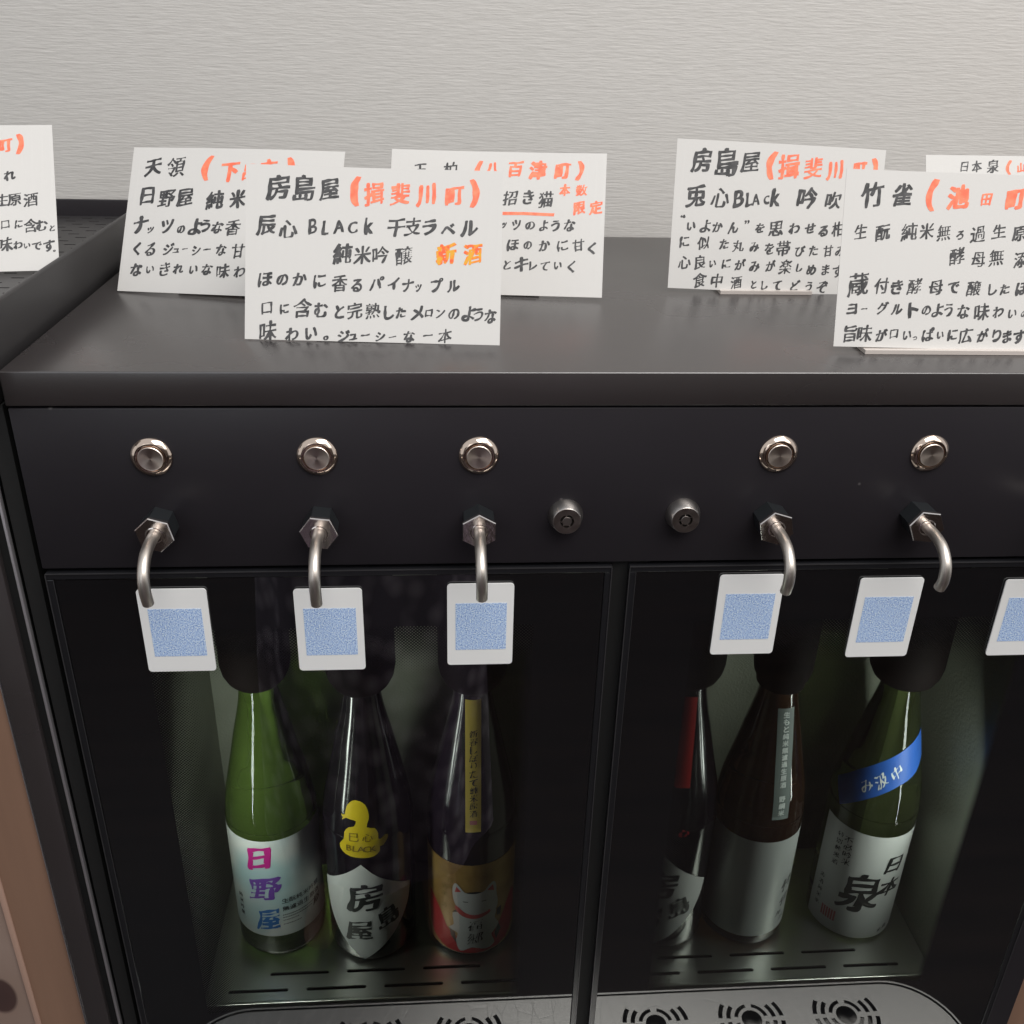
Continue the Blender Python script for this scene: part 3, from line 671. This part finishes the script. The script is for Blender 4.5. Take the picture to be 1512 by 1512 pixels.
# ================================================================ bottles
ZB = -.566
PROF = [(.030, .0), (.0350, .0008), (.0368, .003), (.0375, .007), (.0375, .128), (.0371, .142), (.0352, .160), (.0330, .172), (.0275, .198), (.0230, .220), (.0185, .240), (.0158, .255), (.0146, .268), (.0142, .285), (.0142, .300)]
def prof_r(z):
    for (r0, z0), (r1, z1) in zip(PROF, PROF[1:]):
        if z0 <= z <= z1: return r0+(r1-r0)*(z-z0)/(z1-z0 or 1)
    return .0142
pr = smooth_path([(r, z, 0) for r, z in PROF[3:]], 5)
PR = [(r, z) for r, z in PROF[:3]]+[(p.x, p.y) for p in pr]
def rs(z):
    for (r0, z0), (r1, z1) in zip(PR, PR[1:]):
        if z0 <= z <= z1: return r0+(r1-r0)*(z-z0)/((z1-z0) or 1)
    return .0142
def fit_surface(bm, ref=.0375, lift=.0003, rot=0, step=.002, follow=False):
    """lay a flat drawing (x = arc at the body radius, y = height) on the bottle, following its shoulder"""
    if not bm.verts: return
    xs = [v.co.x for v in bm.verts]; ys = [v.co.y for v in bm.verts]
    a = math.floor(min(xs)/step)*step
    while a < max(xs):
        bmesh.ops.bisect_plane(bm, geom=bm.verts[:]+bm.edges[:]+bm.faces[:], plane_co=(a, 0, 0), plane_no=(1, 0, 0)); a += step
    if max(ys) > .128:
        a = max(.128, min(ys))
        while a < max(ys):
            bmesh.ops.bisect_plane(bm, geom=bm.verts[:]+bm.edges[:]+bm.faces[:], plane_co=(0, a, 0), plane_no=(0, 1, 0)); a += .004
    for a in (.001, .003, .005, .007):
        if min(ys) < a: bmesh.ops.bisect_plane(bm, geom=bm.verts[:]+bm.edges[:]+bm.faces[:], plane_co=(0, a, 0), plane_no=(0, 1, 0))
    for v in bm.verts:
        s, z = v.co.x, v.co.y; r = rs(z); R_ = r if follow else ref; ph = s/R_+rot; r += lift+v.co.z
        v.co = Vector((r*math.sin(ph), -r*math.cos(ph), z))
def bottle(x, glass, label, col='bottle', y=.125, stop_r=.0272, stop_z=.268):
    t = empty('sake_bottle', (x, y, ZB), label, 'bottle', 'sake bottles standing inside the dispenser')
    bm = bmesh.new(); lathe(bm, PR, 64); obj('bottle_glass', bm, glass, t, smooth=True)
    bm = bmesh.new(); R_ = stop_r; z = stop_z
    lathe(bm, [(.0150, z), (.019, z+.001), (R_*.83, z+.005), (R_*.95, z+.012), (R_, z+.020), (R_, z+.11), (R_*.8, z+.125), (.006, z+.130), (.006, z+.175)], 40); obj('stopper', bm, m_rubber, t, smooth=True)
    return t
def lab(t, name, m, draw, lift=.0003, rot=0, follow=False, lbl=None):
    bm = bmesh.new(); draw(bm); fit_surface(bm, lift=lift, rot=rot, follow=follow)
    me = bpy.data.meshes.new(name); bm.to_mesh(me); bm.free(); o = link(name, me, m, t)
    for p in me.polygons: p.use_smooth = True
    if lbl: o['label'] = lbl
    return o
def rect(bm, s0, s1, z0, z1): poly(bm, [(s0, z0), (s1, z0), (s1, z1), (s0, z1)])
def text(bm, items, brush=1.0, bold=.01, seed=0, sx=1.0):
    for i, it in enumerate(items):
        ch, s, z, h = it[:4]; add_glyph(bm, ch, s/1000, z/1000, h/1000, seed+i*5.1, brush, bold, rot=(it[4] if len(it) > 4 else 0), sx=sx)
def Zl(z): return z+566      # world mm -> bottle height mm

# 1 green bottle, white label, 日野屋 in magenta, violet and blue
b = bottle(.0815, m_green, 'green glass bottle with white label and 日野屋 in pink, violet and blue', y=.134)
lab(b, 'front_label', m_lab, lambda bm: rect(bm, -.062, .066, Zl(-540)/1000, Zl(-431)/1000))
lab(b, 'pink_character', m_magenta, lambda bm: text(bm, [('日', -6.5, Zl(-450.5), 27)], 1.5, .045, 3, .95), .0006)
lab(b, 'violet_character', m_violet, lambda bm: text(bm, [('野', -4.6, Zl(-484.5), 29)], 1.4, .022, 7), .0006)
lab(b, 'blue_character', m_bluep, lambda bm: text(bm, [('屋', -5.2, Zl(-520), 27)], 1.4, .018, 11, .85), .0006)
def small(bm):
    text(bm, [(c, 11+i*6.2, Zl(-499.5), 5.6) for i, c in enumerate('生酛純米吟醸')], 0, .012)
    text(bm, [(c, 11+i*6.2, Zl(-508.5), 5.6) for i, c in enumerate('無濾過生原酒')], 0, .012)
    text(bm, [('屋', 41, Zl(-517.5), 10)], 1.6, .02, 4)
    text(bm, [(c, -30, Zl(-500-i*7), 5) for i, c in enumerate('純米吟醸')], 1, .02)
lab(b, 'small_print', m_black_print, small, .0006)
def lines(bm):
    for k, (l, z) in enumerate(((30, -515.6), (26, -518.6), (13, -521.8), (15, -526.4))):
        s = 8.0
        while s < 8+l: w = rnd.uniform(.6, 1.5); rect(bm, s/1000, (s+w)/1000, (Zl(z)-.5)/1000, (Zl(z)+.5)/1000); s += w+.45
lab(b, 'fine_print_lines', m_grey_print, lines, .0006)

# 2 black bottle with yellow snake sticker and shield label
def shield(s0, k=1.0):
    raw = [(x*1.06, z+5) for x, z in [(0, -456), (12, -470), (27, -483), (44, -497), (40.5, -514), (30, -533), (15, -552), (-1, -567.5), (-17, -551), (-31, -532), (-41, -513), (-44.5, -495), (-28, -482), (-13, -469)]]
    P_ = [(s0+x*k, z) for x, z in raw]; out = []
    for seg in (P_[0:4], P_[3:8], P_[7:12], P_[11:]+P_[:1]):
        sp = smooth_path([(x, z, 0) for x, z in seg], 4); out += [(p.x/1000, Zl(p.y)/1000) for p in sp[:-1]]
    return out
def shield_text(bm, s0):
    text(bm, [('房', s0+1, Zl(-490), 34), ('島', s0+20, Zl(-514), 23, .25), ('屋', s0-5.5, Zl(-528.5), 27)], 1.5, .022, 3)
b = bottle(.1630, m_blackglass, 'black glass bottle with yellow snake sticker above a pointed shield label')
lab(b, 'shield_label', m_labw, lambda bm: poly(bm, shield(-4.5)))
lab(b, 'brush_lettering', m_black_print, lambda bm: shield_text(bm, -4.5), .0006)
SN = [(-16.9, -399.0), (-15.5, -393.2), (-10.8, -388.2), (-4.7, -387.7), (1.1, -390.9), (3.8, -397.7), (3.8, -404.4), (1.8, -411.5), (8.2, -413.2), (10.9, -418.7), (10.9, -424.2), (13.5, -424.4), (16.3, -422.2), (18.8, -423.0), (18.4, -425.9), (14.8, -431.8), (11.6, -432.6), (11.4, -437.4), (6.1, -442.1), (-3.1, -443.1), (-12.6, -442.9), (-20.0, -439.5), (-22.1, -432.3), (-17.9, -425.6), (-17.5, -418.6), (-13.8, -413.2), (-8.9, -411.3), (-7.1, -406.0), (-11.7, -405.3), (-16.1, -404.6), (-19.8, -407.5), (-19.0, -404.9), (-21.3, -402.2), (-17.7, -402.2)]
lab(b, 'snake_sticker', m_yellow, lambda bm: poly(bm, [(x/1000, Zl(z)/1000) for x, z in smooth2(SN, 2)]), .0004)
lab(b, 'sticker_print', m_yellowtxt, lambda bm: text(bm, [('巳', -9, Zl(-421.5), 8.5), ('心', 2, Zl(-421.5), 8.5)]+[(c, -13.6+i*4.9, Zl(-433.5), 6.2) for i, c in enumerate('BLACK')], .5, .0), .0008)

# 3 dark bottle with gold strip and lucky cat label
b = bottle(.2500, m_violetglass, 'dark bottle with long gold strip and gold label showing a white beckoning cat')
lab(b, 'gold_label', m_gold, lambda bm: rect(bm, -.060, .060, Zl(-560)/1000, Zl(-456)/1000))
def red_base(bm): poly(bm, [(x/1000, Zl(z)/1000) for x, z in smooth2([(-45, -505), (-36, -509), (-28, -520), (-20, -536), (0, -545), (20, -538), (30, -520), (40, -506), (48, -512), (46, -540), (34, -556), (0, -559.5), (-30, -556), (-45, -540)], 3)])
lab(b, 'red_cushion_print', m_lred, red_base, .0005)
def cat(bm):
    poly(bm, [(x/1000, Zl(z)/1000) for x, z in smooth2([(-17, -490), (-16.5, -481), (-14, -477.5), (-10, -482), (-6.5, -486.5), (1, -488), (9, -486.5), (13.5, -481), (18, -478), (20.5, -483), (21, -492), (22.5, -503), (21, -512), (14, -511), (2, -514), (-9, -510), (-15, -501)], 3)])
    poly(bm, [(x/1000, Zl(z)/1000) for x, z in smooth2([(-17, -513), (-10, -511), (2, -515.5), (14, -512), (21, -512.5), (20, -522), (24, -532), (17, -540), (20, -552), (12, -556), (0, -552), (-10, -557), (-14, -546), (-12.5, -536), (-20.5, -532), (-16, -526)], 3)], .00005)
lab(b, 'white_cat_print', m_catw, cat, .0008)
def ears(bm):
    poly(bm, [(x/1000, Zl(z)/1000) for x, z in ((-15, -487.5), (-13.6, -481), (-9.5, -486))]); poly(bm, [(x/1000, Zl(z)/1000) for x, z in ((12.2, -485.5), (17.3, -481), (18.6, -488.5))])
    poly(bm, [(x/1000, Zl(z)/1000) for x, z in smooth2([(-13.5, -503), (-6, -510), (2, -512.5), (12, -510.5), (14, -508.8), (15, -512.5), (4, -517), (-8, -514.5), (-14.5, -507)], 3)])
lab(b, 'ear_and_collar_print', m_catr, ears, .0011)
lab(b, 'dark_patches_print', m_black_print, lambda bm: [poly(bm, [(x/1000, Zl(z)/1000) for x, z in q]) for q in (((-6, -487), (1, -489.5), (8, -487), (4, -486), (-2, -486)), ((-20, -532), (-15, -536), (-13.5, -549), (-19, -541)), ((24, -531), (20, -541), (22, -550), (27, -540)), ((22, -513), (27, -512), (26, -522), (22, -521)), ((-18, -512.5), (-14, -508), (-12.5, -510.5)))], .0006)
lab(b, 'cat_lettering', m_black_print, lambda bm: text(bm, [('福', 2.5, Zl(-525), 13), ('郷', 2.5, Zl(-541), 14), ], 1.2, -.018)or [rect(bm, a/1000, (a+4.2)/1000, (Zl(z)-.35)/1000, (Zl(z)+.35)/1000) for a, z in ((-8, -497), (7.5, -497))], .0012)
lab(b, 'side_writing', m_yellowtxt, lambda bm: text(bm, [('新', -19, Zl(-476), 6), ('春', -19.5, Zl(-484), 6), ('酒', -25, Zl(-486), 6), ('米', -25, Zl(-494), 6), ('清', -25.5, Zl(-508), 6)], 1.2, 0), .0006)
lab(b, 'gold_strip', m_goldstrip, lambda bm: rect(bm, -.0063, .0063, Zl(-420)/1000, Zl(-304)/1000), .0003, follow=True)
STR = '新春しぼりたて純米原酒'
lab(b, 'strip_lettering', m_black_print, lambda bm: text(bm, [(c, .3, Zl(-333-i*6.9), 6.6) for i, c in enumerate(STR)], 1.3, -.005), .0006, follow=True)
lab(b, 'strip_seal', m_pink, lambda bm: rect(bm, -.0028, .0030, Zl(-412.5)/1000, Zl(-408.5)/1000), .0005, follow=True)

# 4 black bottle with red strip, half behind the dotted border
b = bottle(.4230, m_blackglass, 'black glass bottle with red neck strip and shield label behind the dotted border')
lab(b, 'red_strip', m_redstrip, lambda bm: rect(bm, -.0065, .0065, Zl(-385)/1000, Zl(-306)/1000), .0003, rot=-.12, follow=True)
lab(b, 'shield_label', m_labw, lambda bm: poly(bm, shield(-15)))
lab(b, 'brush_lettering', m_black_print, lambda bm: shield_text(bm, -15), .0006)
lab(b, 'small_red_seal', m_lred, lambda bm: text(bm, [('心', 1, Zl(-428), 9)], 1.3, .01), .0004)

# 5 brown bottle, grey strip, silver label
b = bottle(.4985, m_brown, 'brown glass bottle with grey lettered strip and plain silver label', stop_r=.0235, stop_z=.262)
lab(b, 'silver_label', m_silver, lambda bm: rect(bm, -.060, .055, Zl(-553)/1000, Zl(-441.5)/1000))
lab(b, 'grey_strip', m_grey_strip, lambda bm: rect(bm, -.0072, .0072, Zl(-417.5)/1000, Zl(-318)/1000), .0003, rot=.15, follow=True)
T5 = '生もと純米無濾過生原酒'
lab(b, 'strip_lettering', m_white_print, lambda bm: text(bm, [(c, 0, Zl(-323.5-i*6.15), 5.3) for i, c in enumerate(T5)]+[(c, 0, Zl(-397.5-i*6.6), 5.6) for i, c in enumerate('野綱米')], .3, .03), .0006, rot=.15, follow=True)
lab(b, 'pale_side_writing', m_white_print, lambda bm: text(bm, [('竹', -37, Zl(-455), 9), ('純', -37.5, Zl(-465), 8), ('米', -38, Zl(-474), 8), ('酒', -38, Zl(-483), 8)], 1.8, -.02), .0005)
lab(b, 'dark_side_writing', m_grey_print, lambda bm: text(bm, [('竹', 29, Zl(-500), 17), ('雀', 29, Zl(-519), 14), ('純', 24, Zl(-533), 8), ('米', 30, Zl(-541), 8)], 2.2, .01, 5), .0005)

# 6 olive bottle, blue band, 日本泉 label
b = bottle(.6005, m_olive, 'olive green bottle with slanted blue band and white 日本泉 label', stop_r=.0290, stop_z=.262)
lab(b, 'front_label', m_labw, lambda bm: rect(bm, -.0575, .056, Zl(-562)/1000, Zl(-440.5)/1000))
T6 = [('日', 13, Zl(-474), 20, -.1), ('本', 13.5, Zl(-500), 23, -.15)]
lab(b, 'brush_lettering', m_black_print, lambda bm: text(bm, T6, 1.3, .03, 15) or text(bm, [('泉', -13, Zl(-507), 46)], 1.2, .022, 4, .82), .0006)
lab(b, 'small_writing', m_black_print, lambda bm: text(bm, [(c, -30.5+i*.5, Zl(-453-i*8.2), 7.5) for i, c in enumerate('不必吟米')]+[(c, -38.2, Zl(-452-i*8), 6) for i, c in enumerate('特別純米酒')]+[(c, -47, Zl(-508-i*8), 5.5) for i, c in enumerate('清酒純米水')]+[('清', 15, Zl(-554), 5), ('酒', 20.5, Zl(-552), 5)]+[(c, 34, Zl(-448-i*9), 8) for i, c in enumerate('純米しぼり')], 1.2, .0), .0006)
lab(b, 'red_seal', m_pink, lambda bm: [rect(bm, (-41+i*2.4)/1000, (-41+i*2.4+1.7)/1000, Zl(-549)/1000, Zl(-537)/1000) for i in range(6)] or 0, .0006)
def band(bm):
    pts = [(x/1000, Zl(z)/1000) for x, z in [(-60, -405), (-48.2, -393.1), (-39.4, -384.1), (-30.7, -377.0), (-21.3, -370.3), (-7.8, -362.1), (4.1, -355.6), (12.9, -351.6), (34, -343), (36, -369), (21.2, -379.8), (0.5, -388.8), (-11.7, -396.2), (-22.6, -404.1), (-33.4, -413.3), (-46, -425)]]
    poly(bm, pts)
lab(b, 'blue_band', m_blue, band, .0004)
lab(b, 'band_lettering', m_white_print, lambda bm: text(bm, [('中', -2.8, Zl(-376.5), 12, .62), ('汲', -16.4, Zl(-386), 13, .66), ('み', -27.9, Zl(-394), 11.5, .7)], 1.4, .0), .0007)

# ================================================================ the photographer, mirrored in the door glass
pz, px_, py_ = -1.36, .115, -.86
pr_ = empty('person', (px_, py_, pz), 'person in a long mottled violet dress, mirrored faintly in the left door glass', 'person')
bm = bmesh.new(); me = bpy.data.meshes.new('body'); vs = []; es = []; rad = []
def J(p, r, par=None):
    vs.append(p); rad.append(r); i = len(vs)-1
    if par is not None: es.append((par, i))
    return i
pel = J((0, 0, .90), .115); wst = J((0, 0, 1.02), .105, pel); ch = J((0, .005, 1.20), .125, wst); nk = J((0, 0, 1.345), .05, ch); hd0 = J((0, .02, 1.43), .07, nk); hd1 = J((0, .03, 1.51), .085, hd0); J((0, .02, 1.58), .06, hd1)
J((0, .115, 1.485), .012, hd1)
for s in (-1, 1):
    hp = J((s*.09, 0, .84), .085, pel); kn = J((s*.095, .02, .47), .055, hp); an = J((s*.10, -.01, .09), .035, kn); J((s*.115, .13, .035), .03, an)
    sh = J((s*.165, 0, 1.30), .05, ch); el = J((s*.215, .07, 1.08), .038, sh); wr = J((s*.085, .235, 1.40), .025, el)
    pm = J((s*.065, .268, 1.455), .028, wr)
    for k, (dz, ln) in enumerate(((.000, .050), (.016, .058), (.032, .055), (.047, .045))):
        f0 = J((s*.062, .282, 1.45+dz), .009, pm); f1 = J((s*.050, .300, 1.452+dz), .008, f0); J((s*(.050-ln*.6), .306, 1.453+dz), .007, f1)
    t0 = J((s*.055, .262, 1.435), .010, pm); J((s*.028, .272, 1.440), .008, t0)
me.from_pydata(vs, es, []); body = link('body', me, None, pr_); me.materials.append(m_skin)
body.modifiers.new('skin', 'SKIN'); body.modifiers.new('sub', 'SUBSURF').render_levels = 1
for d, r in zip(me.skin_vertices[0].data, rad): d.radius = (r, r)
me.skin_vertices[0].data[0].use_root = True
bm = bmesh.new(); rings = []
for z, rx, ry in ((.24, .235, .19), (.40, .225, .18), (.60, .215, .165), (.80, .20, .15), (.90, .185, .142), (1.00, .155, .125), (1.08, .155, .13), (1.20, .175, .145), (1.29, .185, .12), (1.34, .12, .08), (1.36, .065, .06)):
    rx *= .84 if z < 1.05 else 1
    rings.append([bm.verts.new((rx*math.cos(a)*(1+.035*math.sin(9*a)*(z < 1)), ry*math.sin(a)*(1+.05*math.sin(9*a)*(z < 1)), z)) for a in [2*math.pi*i/72 for i in range(72)]])
for A, B in zip(rings, rings[1:]):
    for i in range(72): j = (i+1) % 72; bm.faces.new((A[i], A[j], B[j], B[i]))
dr = obj('dress', bm, m_dress, pr_, smooth=True)
for s in (-1, 1):
    bm = bmesh.new(); tube(bm, smooth_path([(s*.14, 0, 1.30), (s*.20, .02, 1.19), (s*.222, .075, 1.085), (s*.16, .15, 1.22), (s*.105, .215, 1.36)], 6), .056, 24)
    obj('sleeve', bm, m_dress, pr_, smooth=True)
bm = bmesh.new(); bmesh.ops.create_uvsphere(bm, u_segments=32, v_segments=20, radius=1)
for v in bm.verts: v.co = Vector((v.co.x*.098, v.co.y*.105-.022, 1.535+v.co.z*.10+(-.05 if v.co.y < -.3 and v.co.z < 0 else 0)))
obj('hair', bm, m_hair, pr_, smooth=True)
bm = bmesh.new(); box(bm, -.075, .075, -.004, .004, -.036, .036, bev=.003)
ph = obj('mobile_phone', bm, m_phone); ph.matrix_world = M @ Matrix.Translation((-.055, -.012, .012)) @ Matrix.Rotation(math.radians(90), 4, 'X')
tag(ph, 'black mobile phone held up by the person taking the picture', 'phone')
